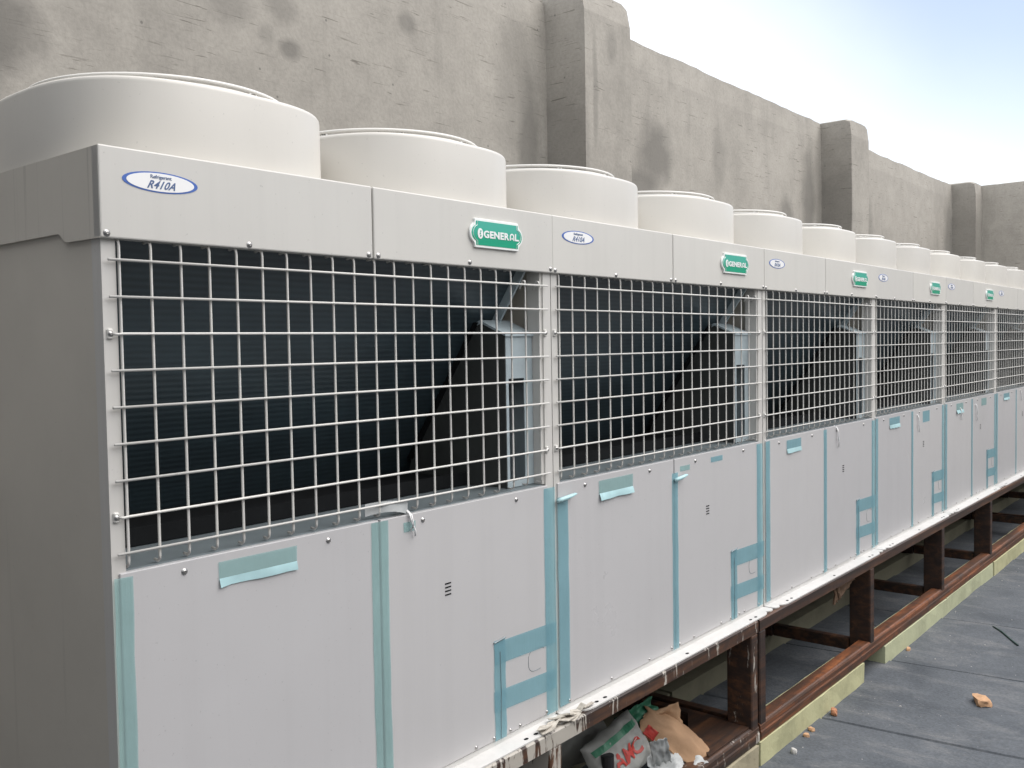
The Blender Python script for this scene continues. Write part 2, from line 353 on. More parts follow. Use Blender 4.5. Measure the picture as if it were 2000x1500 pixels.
# felt sheets laid in strips, each one a little proud of the seam
xs = [2.941 + 0.872*i for i in range(-5, 11)]
for i in range(len(xs)-1):
    bm = bmesh.new(); n = 40; y0, y1 = -4.6, 1.58
    top = []
    for j in range(n+1):
        y = y0 + (y1-y0)*j/n; row = []
        for k, t in enumerate((0.0, 0.012, 0.5, 0.985, 1.0)):
            xa = xs[i] - 0.10*(y+0.08) + wob(i*3.1, y, 0, 2.2, .012); xb = xs[i+1] - 0.10*(y+0.08) + wob((i+1)*3.1, y, 0, 2.2, .012) - 0.009
            z = GZ + (0.006 if k == 3 else 0.0) - (0.012 if k in (0, 4) else 0) + wob(i, y, k, 1.3, .003)
            row.append(bm.verts.new((xa + (xb-xa)*t, y, z)))
        top.append(row)
    for j in range(n):
        for k in range(4): bm.faces.new((top[j][k], top[j][k+1], top[j+1][k+1], top[j+1][k]))
    obj('felt_sheet', finish(bm, 'felt_sheet', False), 'felt', ground)

# perimeter wall behind the units
def rough_slab(name, d, mat, parent, nx, nz, amp=0.006, topamp=0.014, rnd=0.02):
    x0, x1, y0, y1, z0, z1 = d
    bm = bmesh.new(); box(bm, *d)
    long_x = (x1-x0) > (y1-y0)
    for ax, (a, b_), k in (((1, 0, 0), (x0, x1), nx), ((0, 0, 1), (z0, z1), nz), ((0, 1, 0), (y0, y1), max(2, int((y1-y0)/0.06)))):
        for i in range(1, k):
            t = a + (b_-a)*i/k; co = [t*ax[0], t*ax[1], t*ax[2]]
            bmesh.ops.bisect_plane(bm, geom=list(bm.verts)+list(bm.edges)+list(bm.faces), plane_co=co, plane_no=ax)
    for v in bm.verts:
        p = v.co.copy()
        dx, dy, dz = wob(p.x, p.y, p.z, 1.5, amp), wob(p.x+9, p.y, p.z, 1.5, amp), 0
        if abs(p.z - z1) < 1e-4: dz = wob(p.x, p.y*.4, 3, 2.6, topamp) + wob(p.x, p.y, 7, 9, topamp*.4)
        # worn arris
        if abs(p.z - z1) < 1e-4 and (abs(p.y-y0) < 1e-4): dz -= rnd*.6; dy += rnd*.5
        if abs(p.z - z1) < 1e-4 and (abs(p.x-x0) < 1e-4 or abs(p.x-x1) < 1e-4): dz -= rnd*.6
        v.co += Vector((dx, dy, dz))
    return obj(name, finish(bm, name), mat, parent)
wall = thing('perimeter_wall', 'long weathered grey plastered wall with pilasters behind the outdoor units', 'wall', (0, 0, 0))
rough_slab('wall_panel', (-1.95, 3.36, 1.60, 1.80, GZ-.05, 2.865), 'wall', wall, 40, 20)
rough_slab('wall_panel', (3.78, 7.30, 1.60, 1.80, GZ-.05, 2.865), 'wall', wall, 36, 20)
rough_slab('wall_panel', (7.62, 11.40, 1.60, 1.80, GZ-.05, 2.815), 'wall', wall, 36, 20)
rough_slab('pilaster', (3.35, 3.79, 1.345, 1.84, GZ-.05, 2.905), 'pilaster', wall, 8, 24, .008, .008, .035)
rough_slab('pilaster', (7.235, 7.655, 1.345, 1.84, GZ-.05, 2.870), 'pilaster', wall, 8, 24, .008, .008, .03)
rough_slab('pilaster', (11.285, 11.62, 1.345, 1.84, GZ-.05, 2.83), 'pilaster', wall, 8, 24, .008, .008, .03)
ew = thing('end_wall', 'grey plastered wall closing the far end of the roof', 'wall', (11.6, 0, 0))
rough_slab('wall_panel', (-.012, 0.22, -4.5, 1.78, GZ-.05, 2.822), 'endwall', ew, 4, 20)
lw = thing('unseen_shade_wall', 'unseen dark wall beside the near end of the row, shaped to shade it', 'wall', (-1.35, 0, 0))  # unseen; its reach and dark surface are chosen to darken the near side panel
rough_slab('wall_panel', (-.2, 0, -1.5, 1.60, GZ-.05, 2.9), 'felt', lw, 4, 20)  # body of the unseen shade wall, felt used as its dark surface

fwl = thing('added_parapet', 'unseen parapet added along the open side of the roof to cut low light', 'wall', (0, -3.7, 0))  # unseen; added to hold low sky light off the doors and the ground
rough_slab('wall_panel', (-3.0, 11.6, -.2, 0, GZ-.05, 2.25), 'endwall', fwl, 30, 8)  # body of the added, unseen parapet
# ------------------------------------------------------------------ support frames
def post(parent, x, y0, y1, mat): obj('post', bx('post', (x, x+.05, y0, y1, -.450, -.050), .004), mat, parent)
def angle_beam(parent, name, x0, x1, prof, mat):
    obj(name, pm(name, prof, 'x', x0, x1, 0.0), mat, parent)
TOPF = [(-.060, -.050), (-.054, -.050), (-.054, -.012), (-.004, -.012), (-.004, -.006), (-.060, -.006)]
TOPF = [(-.060, -.048), (-.052, -.048), (-.052, -.014), (.004, -.014), (.004, -.006), (-.056, -.006), (-.060, -.010)]
LOWF = [(-.062, -.450), (-.052, -.450), (-.052, -.398), (-.004, -.398), (-.004, -.388), (-.050, -.388), (-.056, -.391), (-.060, -.398), (-.0605, -.415), (-.0635, -.420), (-.0635, -.445)]
def stand(label, x0, x1, posts, mat, doublestart=False):
    t = thing('support_frame', label, 'steel frame', (0, 0, 0), 'steel frames under the units')
    angle_beam(t, 'top_beam', x0, x1, TOPF, mat)
    angle_beam(t, 'bottom_beam', x0, x1, LOWF, 'steel_o' if mat == 'steel' else mat)
    angle_beam(t, 'top_beam', x0, x1, [(.50-p[0]-.04, p[1]) for p in TOPF], 'steel')
    angle_beam(t, 'bottom_beam', x0, x1, [(.50-p[0]-.04, p[1]) for p in LOWF], 'steel')
    obj('rear_light_block', bx('rear_light_block', (x0+.01, x1-.01, .530, .534, -.386, -.052)), 'black', t)  # added sheet that stops light coming in behind the frame
    for i, px in enumerate(posts):
        post(t, px, -.0585, .040, 'steel_p' if mat == 'steel' else mat); post(t, px, .420, .515, 'steel_p')
        obj('cross_beam', bx('cross_beam', (px+.004, px+.046, .045, .415, -.446, -.392), .003), 'steel', t)
        obj('cross_beam', bx('cross_beam', (px+.006, px+.044, .010, .450, -.060, -.018), .003), 'steel', t)
    return t
fa = stand('rusty steel frame splashed with white paint under the two nearest units', -.02, 2.376, [0.0, 1.135, 2.324], 'steel_w')
obj('gusset_plate', pm('gusset_plate', [(2.02, -.046), (2.322, -.046), (2.322, .20), (2.18, .12)], 'z', -.387, -.381), 'steel', fa)
fb = stand('red-brown rusty steel frame under the third to sixth units', 2.390, 7.36, [2.392, 3.562, 4.712, 5.80, 7.30], 'steel')
fc = stand('rusty steel frame under the farthest units near the end wall', 7.372, 9.86, [7.375, 8.58, 9.80], 'steel')
# peeling paint crumbs on the joint of the first frame
for i in range(15):
    bm = bmesh.new(); cx = 1.20 + random.gauss(0, .055); n = random.choice((4, 5, 6)); sz = random.uniform(.012, .034); A = random.uniform(0, 6)
    tilt = Matrix.Rotation(random.uniform(-.5, .5), 3, 'X') @ Matrix.Rotation(random.uniform(-.35, .35), 3, 'Y')
    o_ = Vector((cx, -.046 + random.uniform(-.012, .012), random.uniform(.001, .008)))
    pts = [o_ + tilt @ Vector((sz*(.6+.7*random.random())*math.cos(A+k*2*math.pi/n)*1.4, sz*(.5+.6*random.random())*math.sin(A+k*2*math.pi/n)*.7, random.uniform(-.003, .003))) for k in range(n)]
    lo = [bm.verts.new(p) for p in pts]; hi = [bm.verts.new(p + Vector((0, 0, .0022))) for p in pts]
    bm.faces.new(lo); bm.faces.new(list(reversed(hi)))
    for k in range(n): bm.faces.new((lo[k], lo[(k+1) % n], hi[(k+1) % n], hi[k]))
    obj('paint_flake', finish(bm, 'paint_flake'), 'flake', fa)

# ------------------------------------------------------------------ plinths
def plinth(label, x0, x1, y0, y1, mat, ztop=-.452, chip=.004):
    bm = bmesh.new(); box(bm, x0, x1, y0, y1, GZ-.02, ztop)
    k = max(4, int((x1-x0)/.08))
    for i in range(1, k): bmesh.ops.bisect_plane(bm, geom=list(bm.verts)+list(bm.edges)+list(bm.faces), plane_co=(x0+(x1-x0)*i/k, 0, 0), plane_no=(1, 0, 0))
    bmesh.ops.bisect_plane(bm, geom=list(bm.verts)+list(bm.edges)+list(bm.faces), plane_co=(0, 0, -.49), plane_no=(0, 0, 1))
    for v in bm.verts:
        p = v.co; v.co += Vector((wob(p.x, p.y, p.z, 13, chip*1.5), wob(p.x+5, p.y, p.z, 11, chip), wob(p.x, p.y+8, p.z, 9, chip*.4) if p.z > GZ else 0))
    return tag(obj('plinth_block', finish(bm, 'plinth_block'), mat), label, 'plinth', 'plinths under the frames')
plinth('rough cement plinth under the frame of the two nearest units', 0.0, 2.345, -.072, .09, 'plinth_c', -.4525, .008)
plinth('pale yellow plinth with a chipped end, nearest of the yellow ones', 2.375, 3.45, -.068, .07, 'plinth_y')
plinth('pale yellow-green plinth whose bare end faces the gap', 3.735, 4.775, -.068, .07, 'plinth_g')
plinth('pale grey-green plinth beyond the joint under the fourth unit', 4.785, 5.84, -.066, .07, 'plinth_g')
plinth('pale yellow plinth at the right edge of the picture', 5.86, 7.35, -.070, .07, 'plinth_y')
plinth('farthest front plinth near the end wall', 7.38, 9.86, -.068, .07, 'plinth_g')
plinth('pale plinth in shadow behind the first frame', 0.0, 2.60, .44, .57, 'plinth_shade')
plinth('pale plinth in shadow behind the second frame', 2.62, 6.20, .44, .57, 'plinth_shade')
plinth('far pale plinth in shadow behind the last frames', 6.22, 9.86, .44, .57, 'plinth_shade')

# ------------------------------------------------------------------ one outdoor unit
UW, UD, ZT, ZH, ZP = 1.24, 0.62, 1.349, 1.195, 0.629
SCREW = dome(.0058, .0045)
def superring(a, b_, n, cx, cy, z, k=56):
    out = []
    for i in range(k):
        t = 2*math.pi*i/k; c, s = math.cos(t), math.sin(t)
        out.append((cx + a*math.copysign(abs(c)**(2/n), c), cy + b_*math.copysign(abs(s)**(2/n), s), z))
    return out
def shroud_mesh():
    bm = bmesh.new(); prof = [(.296, .300, 2.75, 1.345), (.2955, .2995, 2.75, 1.4860), (.2948, .2988, 2.75, 1.4905), (.2925, .2965, 2.75, 1.4940), (.2885, .2925, 2.75, 1.4952), (.262, .266, 2.2, 1.4948), (.256, .258, 2.0, 1.488), (.252, .252, 2.0, 1.40), (.252, .252, 2.0, 1.345)]
    prev = None
    for a, b_, n, z in prof:
        ring = [bm.verts.new(p) for p in superring(a, b_, n, 0, 0, z, 72)]
        if prev:
            for i in range(72): bm.faces.new((prev[i], prev[(i+1) % 72], ring[(i+1) % 72], ring[i]))
        prev = ring
    return finish(bm, 'fan_shroud', True)
def guard_mesh():
    bm = bmesh.new()
    for i, r in enumerate((.06, .095, .13, .165, .20, .232)):
        z = 1.516 - .010*(r/.25)**2
        tube(bm, [(r*math.cos(2*math.pi*k/40), r*math.sin(2*math.pi*k/40), z) for k in range(40)], .0028, 5, True)
    for r, z in ((.252, 1.506), (.2535, 1.516)):
        tube(bm, [(r*math.cos(2*math.pi*k/56), r*math.sin(2*math.pi*k/56), z) for k in range(56)], .0040, 6, True)
    for k in range(8):
        a = 2*math.pi*k/8 + .25; c, s = math.cos(a), math.sin(a)
        tube(bm, [(.05*c, .05*s, 1.517), (.2*c, .2*s, 1.511), (.2525*c, .2525*s, 1.515), (.2555*c, .2555*s, 1.495)], .003, 5)
    return finish(bm, 'fan_guard', True)
def fan_mesh():
    bm = bmesh.new()
    tube(bm, [(0, 0, 1.38), (0, 0, 1.46)], .055, 14)
    for k in range(4):
        a0 = k*math.pi/2; V = []
        for i in range(5):
            r = .05 + .19*i/4; row = []
            for j in range(5):
                a = a0 + (j/4-.5)*1.1 + .25*i/4
                row.append(bm.verts.new((r*math.cos(a), r*math.sin(a), 1.40 + .05*j/4 + .004*i)))
            V.append(row)
        for i in range(4):
            for j in range(4): bm.faces.new((V[i][j], V[i+1][j], V[i+1][j+1], V[i][j+1]))
    return finish(bm, 'fan_blades', True)
def flange_mesh():
    """white base rail lying on the steel beam, with scalloped end tabs"""
    pts = [(.004, .0), (.004, -.030), (.010, -.042), (.022, -.048), (.040, -.047), (.050, -.038), (.058, -.037), (.066, -.046), (.080, -.052), (.10, -.0545)]
    full = pts + [(1.236-(p[0]-.004), p[1]) for p in reversed(pts)]
    bm = bmesh.new(); prism(bm, full, 'z', -.0055, -.0015)
    box(bm, .006, 1.234, -.0012, .020, -.004, .012, .002)
    return finish(bm, 'base_rail')

def badge_pts(w, h, notch, r):
    """plaque outline: rectangle with bowed ends between notched corners"""
    P = []; n = 10
    def arc(sgn):
        out = []
        for i in range(n+1):
            t = -1 + 2*i/n; yy = t*(h/2-notch); out.append((sgn*(w/2 - r + r*math.sqrt(max(0, 1-t*t*.92))), yy*sgn))
        return out
    e = w/2 - r*.72
    P += [(e, -h/2)]; P += [(e, -(h/2-notch)*1.0)] if False else []
    P += arc(1); P += [(e, h/2), (-e, h/2)]; P += arc(-1); P += [(-e, -h/2)]
    return P
def make_unit():
    u = thing('outdoor_unit', '', 'outdoor unit', (0, 0, 0), 'row of outdoor units')
    # cabinet
    obj('side_panel', bx('side_panel', (.001, .004, .004, UD, 0.0, ZH+.03), 0), 'side', u)
    obj('side_panel', bx('side_panel', (1.234, 1.237, .004, UD, 0.0, ZH+.03), 0), 'side', u)
    obj('corner_column', pm('corner_column', [(.0005, -.001), (.026, -.001), (.026, .003), (.0045, .003), (.0045, .03), (.0005, .03)], 'z', 0, ZH+.01), 'cream', u)
    obj('corner_column', pm('corner_column', [(1.2055, -.001), (1.2375, -.001), (1.2375, .03), (1.2335, .03), (1.2335, .003), (1.2055, .003)], 'z', 0, ZH+.01), 'cream', u)
    obj('inner_jamb', pm('inner_jamb', [(1.196, .003), (1.2055, .003), (1.2055, .045), (1.196, .045)], 'z', ZP+.004, ZH), 'cream', u)
    obj('base_pan', bx('base_pan', (.006, 1.232, .021, UD-.008, .002, .008)), 'shelf', u)
    obj('rear_panel', bx('rear_panel', (.006, 1.232, UD-.006, UD, 0, ZP)), 'side', u)
    # lid
    bm = bmesh.new(); box(bm, .003, 1.237, -.004, UD+.006, ZT-.010, ZT-.001, .003); obj('top_panel', finish(bm, 'top_panel'), 'header', u)
    sk = [(-.010, ZH), (-.010, ZT-.0015), (UD+.008, ZT-.0015), (UD+.008, ZH+.018), (.140, ZH+.018), (.132, ZH+.016), (.116, ZH+.004), (.106, ZH+.001)]
    obj('lid_skirt', pm('lid_skirt', sk, 'x', -.0045, .0003), 'skirt', u)
    obj('lid_skirt', pm('lid_skirt', sk, 'x', 1.2373, 1.2395), 'skirt', u)
    # underside of the lid between the header and the coil
    obj('lid_lining', bx('lid_lining', (.006, 1.232, .012, .05, ZH+.02, ZH+.026)), 'black', u)
    for x0, x1 in ((-.0045, .5965), (.6005, 1.2365)):
        bm = bmesh.new(); box(bm, x0, x1, -.0125, -.0105, ZH, ZT, 0)
        box(bm, x0+.0002, x1-.0002, -.0104, .012, ZT-.004, ZT+.0002, 0)
        box(bm, x0+.0002, x1-.0002, -.0104, .010, ZH+.0002, ZH+.003, 0)
        bm2 = bmesh.new(); box(bm2, x0, x1, -.0125, .012, ZH, ZT, .0028, 2)
        bm.free(); obj('header_panel', finish(bm2, 'header_panel'), 'header', u)
    # fans
    sm, gm, fm = shroud_mesh(), guard_mesh(), fan_mesh()
    for cx in (.304, .926):
        s = obj('fan_shroud', sm, 'shroud', u, (cx, .312, 0)); obj('fan_guard', gm, 'wire', s); obj('fan_blades', fm, 'black', s)
    # coil in a V behind the guard
    obj('coil', pm('coil', [(.035, 1.212), (.425, .650), (.460, .668), (.075, 1.225)], 'x', .012, 1.150), 'coil', u)
    obj('coil', pm('coil', [(.60, 1.212), (.468, .650), (.430, .668), (.56, 1.225)], 'x', .012, 1.228), 'coil', u)
    ep = obj('coil_end_plate', pm('coil_end_plate', [(.005, 1.215), (.075, 1.215), (.445, .66), (.385, .66)], 'x', 1.151, 1.158), 'zinc', u)
    obj('coil_end_plate', pm('coil_end_plate', [(.005, 1.215), (.075, 1.215), (.445, .66), (.385, .66)], 'x', .006, .011), 'zinc', u)
    obj('dark_tray', pm('dark_tray', [(.165, .634), (.165, .668), (.172, .668), (.176, .650), (.50, .650), (.50, .634)], 'x', .014, 1.148), 'black', u)  # black tray behind the front strip of the shelf
    obj('shelf', bx('shelf', (.006, 1.232, .006, .60, .606, .632)), 'shelf', u)
    # control box with sloped hood and an open slot
    cb = bmesh.new(); X0, X1 = 1.082, 1.195
    side = [(.030, .634), (.030, 1.030), (.108, 1.066), (.128, 1.055), (.380, .690), (.395, .634)]
    prism(cb, side, 'x', X1-.002, X1)
    prism(cb, [(.024, 1.028), (.024, 1.034), (.112, 1.072), (.135, 1.060), (.128, 1.055), (.108, 1.064)], 'x', X0-.004, X1+.002)
    for d in ((X0+.002, X0+.012,   .029, .032, .634, 1.029), (X0+.076, X1-.002,   .029, .032, .634, 1.029), (X0+.012, X0+.076, .029, .032, .918, 1.029), (X0+.012, X0+.076, .029, .032, .634, .650)): box(cb, *d)
    k = obj('control_box', finish(cb, 'control_box'), 'zinc', u)
    obj('gap_shade_strip', pm('gap_shade_strip', [(.116, 1.066), (.132, 1.066), (.392, .690), (.372, .690)], 'x', X0-.006, X0-.0015), 'black', k)  # black strip standing in for the dark gap along the box edge
    obj('box_side', pm('box_side', side, 'x', X0-.001, X0+.0018), 'charcoal', k)  # left face of the box, in a darker tone than its front
    bm = bmesh.new(); box(bm, X0+.014, X0+.060, .085, .12, .74, .80, .004); box(bm, X0+.02, X0+.07, .10, .13, .64, .72, .004); obj('terminal_block', finish(bm, 'terminal_block'), 'shelf', k)
    # wire guard
    bm = bmesh.new()
    for (x, z) in ((.0105, 1.160-.0622*2), (.0105, 1.160-.0622*7), (1.211, 1.160-.0622*2), (1.211, 1.160-.0622*7)): box(bm, x-.005, x+.005, -.006, .001, z-.009, z+.009, .002)
    gd = obj('wire_guard', finish(bm, 'wire_guard'), 'wire', u)
    bmv = tm('wire', [(0, .018, 1.194), (0, .004, 1.196), (0, -.003, 1.192), (0, -.004, 1.184), (0, -.004, .648), (0, -.003, .641), (0, .003, .637), (0, .014, .638)], .0026, 6)
    bms = tm('wire', [(0, .014, 1.150), (0, .003, 1.172), (0, -.003, 1.170), (0, -.004, 1.163), (0, -.004, .652), (0, -.002, .643), (0, .004, .641), (0, .014, .642)], .0026, 6)
    for i in range(21):
        w = obj('wire', bmv if i < 19 else bms, 'wire', gd, (.030 + .0577*i, 0, 0))
    for i in range(9):
        z = 1.160 - .0622*i
        if i in (2, 7): P = [(.014, -.006, z), (.020, -.0098, z-.001), (.03, -.0102, z), (1.19, -.0102, z), (1.202, -.0098, z-.001), (1.208, -.006, z)]
        else: P = [(.008, -.0102, 0), (1.214, -.0102, 0)]; P = [(a, b_, z) for a, b_, _ in P]
        obj('wire', tm('wire', P, .0026, 6), 'wire', gd)
    # doors
    for x0, x1 in ((.0125, .6020), (.6075, 1.2095)):
        obj('door_panel', bx('door_panel', (x0, x1, -.0055, .018, .013, ZP), .0022, 2), 'door', u)
    bm = bmesh.new(); box(bm, .0, .0, 0, 0, 0, 0) if False else None
    for kx in range(4): box(bm, .806, .826, -.0065, -.004, .4185+.0088*kx, .4215+.0088*kx)
    obj('vent_slots', finish(bm, 'vent_slots'), 'black', u)
    kp = []
    for i in range(20):
        t = 2*math.pi*i/20; c, s = math.cos(t), math.sin(t); kp.append((1.150+.036*math.copysign(abs(c)**.7, c), -.0056, .176+.030*math.copysign(abs(s)**.7, s)))
    obj('knockout_ring', tm('knockout_ring', kp[2:17], .0009, 4), 'shelf', u)
    obj('base_rail', flange_mesh(), 'rail', u)
    bm = bmesh.new()
    for hx in (.13, .17, 1.06, 1.10, .62):
        prism(bm, [(hx+.008*math.cos(q*math.pi/4), -.038+.005*math.sin(q*math.pi/4)) for q in range(8)], 'z', -.0016, -.0008)
    obj('bolt_holes', finish(bm, 'bolt_holes'), 'black', u)
    # screws
    sc = [(.006, -.0125, 1.203), (.285, -.0125, 1.203), (.585, -.0125, 1.203), (.612, -.0125, 1.203), (.906, -.0125, 1.205), (1.226, -.0125, 1.205),
          (.133, -.0055, .609), (.462, -.0055, .609), (.737, -.0055, .609), (1.075, -.0055, .609),
          (.0105, -.006, 1.0356), (.0105, -.006, .7246), (1.211, -.006, 1.0356), (1.211, -.006, .7246)]
    for p in sc:
        o = obj('screw', SCREW, 'screw', u, p); k_ = .7 if p[1] == -.006 else .88; o.scale = (k_, k_, k_)
    for x in (.05, .25, .45, .58, .63, .72, .905, .973, 1.037, 1.076, 1.19):
        o = obj('screw', SCREW, 'screw', u, (x, -.0055, .021)); o.scale = (.75, .75, .75)
    # refrigerant label
    def ell(a, b_, n=36): return [(a*math.cos(2*math.pi*i/n), b_*math.sin(2*math.pi*i/n)) for i in range(n)]
    lb = obj('refrigerant_label', pm('refrigerant_label', ell(.0715, .0178), 'y', -.0004, 0), 'blue', u, (.107, -.0127, 1.2975))
    obj('label_face', pm('label_face', [(p[0], p[1]) for p in ell(.0640, .0156)], 'y', -.0009, -.0004), 'white', lb)
    obj('label_lettering', stand_text(fit(text_mesh('Refrigerant', .0088, .0004, 0, .0001, .95), .040, .0082)), 'ink', lb, (0, -.0012, .0082))
    t2 = stand_text(fit(text_mesh('R410A', .0195, .0004, .55, .0004, 1.05), .054, .0142)); obj('label_lettering', t2, 'ink', lb, (0, -.0012, -.0045))
    # maker's plaque
    bw, bh = .200, .070
    pl = obj('maker_plaque', pm('maker_plaque', badge_pts(bw, bh, .011, .024), 'y', -.0065, 0, .0012), 'badge_rim', u, (1.002, -.0125, 1.2765))
    obj('plaque_face', pm('plaque_face', badge_pts(bw-.010, bh-.012, .010, .022), 'y', -.0072, -.0066), 'badge', pl)
    def outline(): 
        P = badge_pts(bw-.018, bh-.010, .010, .022)
        return tm('plaque_line', [(p[0], -.0074, p[1]) for p in P[1:12]], .0009, 4)
    P = badge_pts(bw-.0215, bh-.012, .010, .021)
    bm = bmesh.new(); h = bh/2-.006
    for seq in (P[0:14], P[13:]):
        pass
    arcR = [p for p in P if p[0] > 0]; arcL = [p for p in P if p[0] < 0]
    tube(bm, [(p[0], -.0074, p[1]) for p in arcR], .0008, 4); tube(bm, [(p[0], -.0074, p[1]) for p in arcL], .0008, 4)
    obj('plaque_line', finish(bm, 'plaque_line'), 'badge_rim', pl)
    # lettering: GENER + arched A + L, with the round lightning emblem
    def ltr(body, x, size=.0245, off=.0009): obj('plaque_lettering', stand_text(fit(text_mesh(body, size, .0006, 0, off, 1.06), .0965, .0180)), 'white', pl, (x, -.0077, -.0015))
    ltr('GENER', -.0040)
    bm = bmesh.new(); ax, az = .0555, -.0012; ro, ri = .0088, .0048; n = 10; hb = -.0087
    out = [(ax+ro, az+hb)] + [(ax+ro*math.cos(math.pi*i/n), az+.0004+ro*.95*math.sin(math.pi*i/n)) for i in range(n+1)] + [(ax-ro, az+hb)]
    inn = [(ax+ri, az+hb)] + [(ax+ri*math.cos(math.pi*i/n), az+.0004+ri*math.sin(math.pi*i/n)) for i in range(n+1)] + [(ax-ri, az+hb)]
    prism(bm, out + list(reversed(inn)), 'y', -.0080, -.0073)
    prism(bm, [(ax+.0025*math.cos(i*math.pi/4), az-.004+.0025*math.sin(i*math.pi/4)) for i in range(8)], 'y', -.0080, -.0073)
    prism(bm, [(.0672, az+hb), (.0672, az+.0090), (.0716, az+.0090), (.0716, az-.0048), (.0825, az-.0048), (.0825, az+hb)], 'y', -.0080, -.0073)
    obj('plaque_lettering', finish(bm, 'plaque_lettering'), 'white', pl)
    em = obj('plaque_emblem', pm('plaque_emblem', [(-.0645+.0098*math.cos(2*math.pi*i/20), -.001+.0128*math.sin(2*math.pi*i/20)) for i in range(20)], 'y', -.0080, -.0073), 'white', pl)
    bm = bmesh.new()
    for dx, dz in ((.001, .0055), (-.0008, 0), (.0008, -.0055)): prism(bm, [(-.0645+dx-.0019, -.001+dz-.0026), (-.0645+dx+.0019, -.001+dz-.0016), (-.0645+dx+.0019, -.001+dz+.0026), (-.0645+dx-.0019, -.001+dz+.0016)], 'y', -.0085, -.0081)
    obj('plaque_emblem', finish(bm, 'plaque_emblem_mark'), 'badge', pl)
    return u

proto = make_unit()
XB = [0, 1.240, 2.549, 3.782, 4.959, 6.1785, 7.410, 8.640, 9.870]
LAB = ['nearest outdoor unit at the left of the row, its dark side panel showing', 'second outdoor unit from the left, between the nearest unit and the third',
       'third outdoor unit from the left, standing just beyond the double frame post', 'fourth outdoor unit from the left end of the row', 'fifth outdoor unit from the left end of the row',
       'sixth outdoor unit from the left, cut by the right edge of the picture', 'seventh outdoor unit from the left, only its fan shrouds in view', 'last outdoor unit in the row, farthest from the camera']
units = []
for i in range(8):
    u = proto if i == 0 else copy_tree(proto)
    u.location = (XB[i], random.uniform(-.002, .002) if i else 0, 0); u.scale = ((XB[i+1]-XB[i])/UW, 1, 1)
    u['label'] = LAB[i]; units.append(u)

# ------------------------------------------------------------------ tape, ties and tags on the doors
def strip(u, pts, y, mat, name='tape'):
    """thin film on the door face; pts in unit (x, z)"""
    bm = bmesh.new(); n = len(pts)
    vs = [bm.verts.new((p[0], y, p[1])) for p in pts]; bm.faces.new(vs)
    return obj(name, finish(bm, name), mat, u)
def vstrip(u, x0, x1, z0, z1, y, mat):
    k = 9; j = lambda: random.uniform(-.0012, .0012); L, Rr = [], []
    for i in range(k+1):
        z = z0 + (z1-z0)*i/k; a = j(); L.append((x0+a, z)); Rr.append((x1+a+j()*.5, z+j()))
    bm = bmesh.new(); A = [bm.verts.new((p[0], y-abs(j())*.4, p[1])) for p in L]; B = [bm.verts.new((p[0], y-abs(j())*.4, p[1])) for p in Rr]
    for i in range(k): bm.faces.new((A[i], B[i], B[i+1], A[i+1]))
    return obj('tape', finish(bm, 'tape', True), mat, u)
def hstrip(u, x0, x1, z0, z1, y, mat, tilt=0.0): return strip(u, [(x0, z0), (x1, z0+tilt), (x1+.001, z1+tilt), (x0-.001, z1)], y, mat)
def folded(u, x0, x1, z0, z1, mat='tape', out=.0015):
    """tape with its lower edge folded up and standing off"""
    zf = z0 + (z1-z0)*.32; hstrip(u, x0, x1, zf, z1, -.0072, mat)
    bm = bmesh.new(); n = 8; A, B, Cc = [], [], []
    for i in range(n+1):
        x = x0 + (x1-x0)*i/n; w = random.uniform(-.0015, .0015)
        A.append(bm.verts.new((x, -.0074, zf+.001))); B.append(bm.verts.new((x, -.0074-out*.7+w, zf-(zf-z0)*.45+w))); Cc.append(bm.verts.new((x+.001, -.0074-out+w, z0+w)))
    for i in range(n):
        bm.faces.new((A[i], A[i+1], B[i+1], B[i])); bm.faces.new((B[i], B[i+1], Cc[i+1], Cc[i]))
    obj('tape_fold', finish(bm, 'tape_fold', True), 'tape_fold', u)
def roll(u, x, z, L=.05):
    bm = bmesh.new(); tube(bm, [(x-.006, -.010, z-.004), (x+.004, -.016, z), (x+L*.5, -.020, z+.004), (x+L, -.021, z+.010)], .0062, 7)
    for v in bm.verts:
        if v.co.x > x+L*.6: v.co.z = z+.009 + (v.co.z-z-.009)*.45
    obj('tape_roll', finish(bm, 'tape_roll', True), 'tape_fold', u)
def tie(u, x, z, drop=.05):
    bm = bmesh.new()
    tube(bm, [(x-.006, .004, z+.030), (x-.004, -.010, z+.020), (x, -.013, z), (x+.010, -.014, z-drop*.6), (x+.012, -.012, z-drop)], .0024, 5)
    tube(bm, [(x-.002, .004, z+.030), (x+.003, -.011, z+.014), (x+.004, -.015, z-.008), (x-.004, -.014, z-drop*.55)], .0024, 5)
    obj('plastic_tie', finish(bm, 'plastic_tie', True), 'white', u)
def frame_tape(u, dz=0.0, full=True):
    vstrip(u, .977, 1.021, .012, .266+dz, -.0066, 'tape_b')
    hstrip(u, .979, 1.234, .205+dz, .262+dz, -.0072, 'tape_b', -.006)
    hstrip(u, .975, 1.232, .085+dz, .138+dz, -.0074, 'tape_b', -.010)
    bm = bmesh.new(); tube(bm, [(.998, -.0078, .012), (1.001, -.0078, .13), (.999, -.0078, .235+dz)], .0008, 4); tube(bm, [(.976, -.008, .262+dz), (1.020, -.009, .268+dz)], .0022, 5)
    obj('tape_wrinkle', finish(bm, 'tape_wrinkle'), 'shelf', u)
u = units[0]
vstrip(u, .0012, .0345, .012, .622, -.0066, 'tape'); folded(u, .203, .380, .566, .613)
vstrip(u, .579, .628, .012, .626, -.0066, 'tape'); vstrip(u, 1.190, 1.238, .012, .622, -.0066, 'tape_b'); frame_tape(u)
hstrip(u, .676, .712, .590, .612, -.0066, 'tape')
bm = bmesh.new(); n = 8
for k in range(n): pass
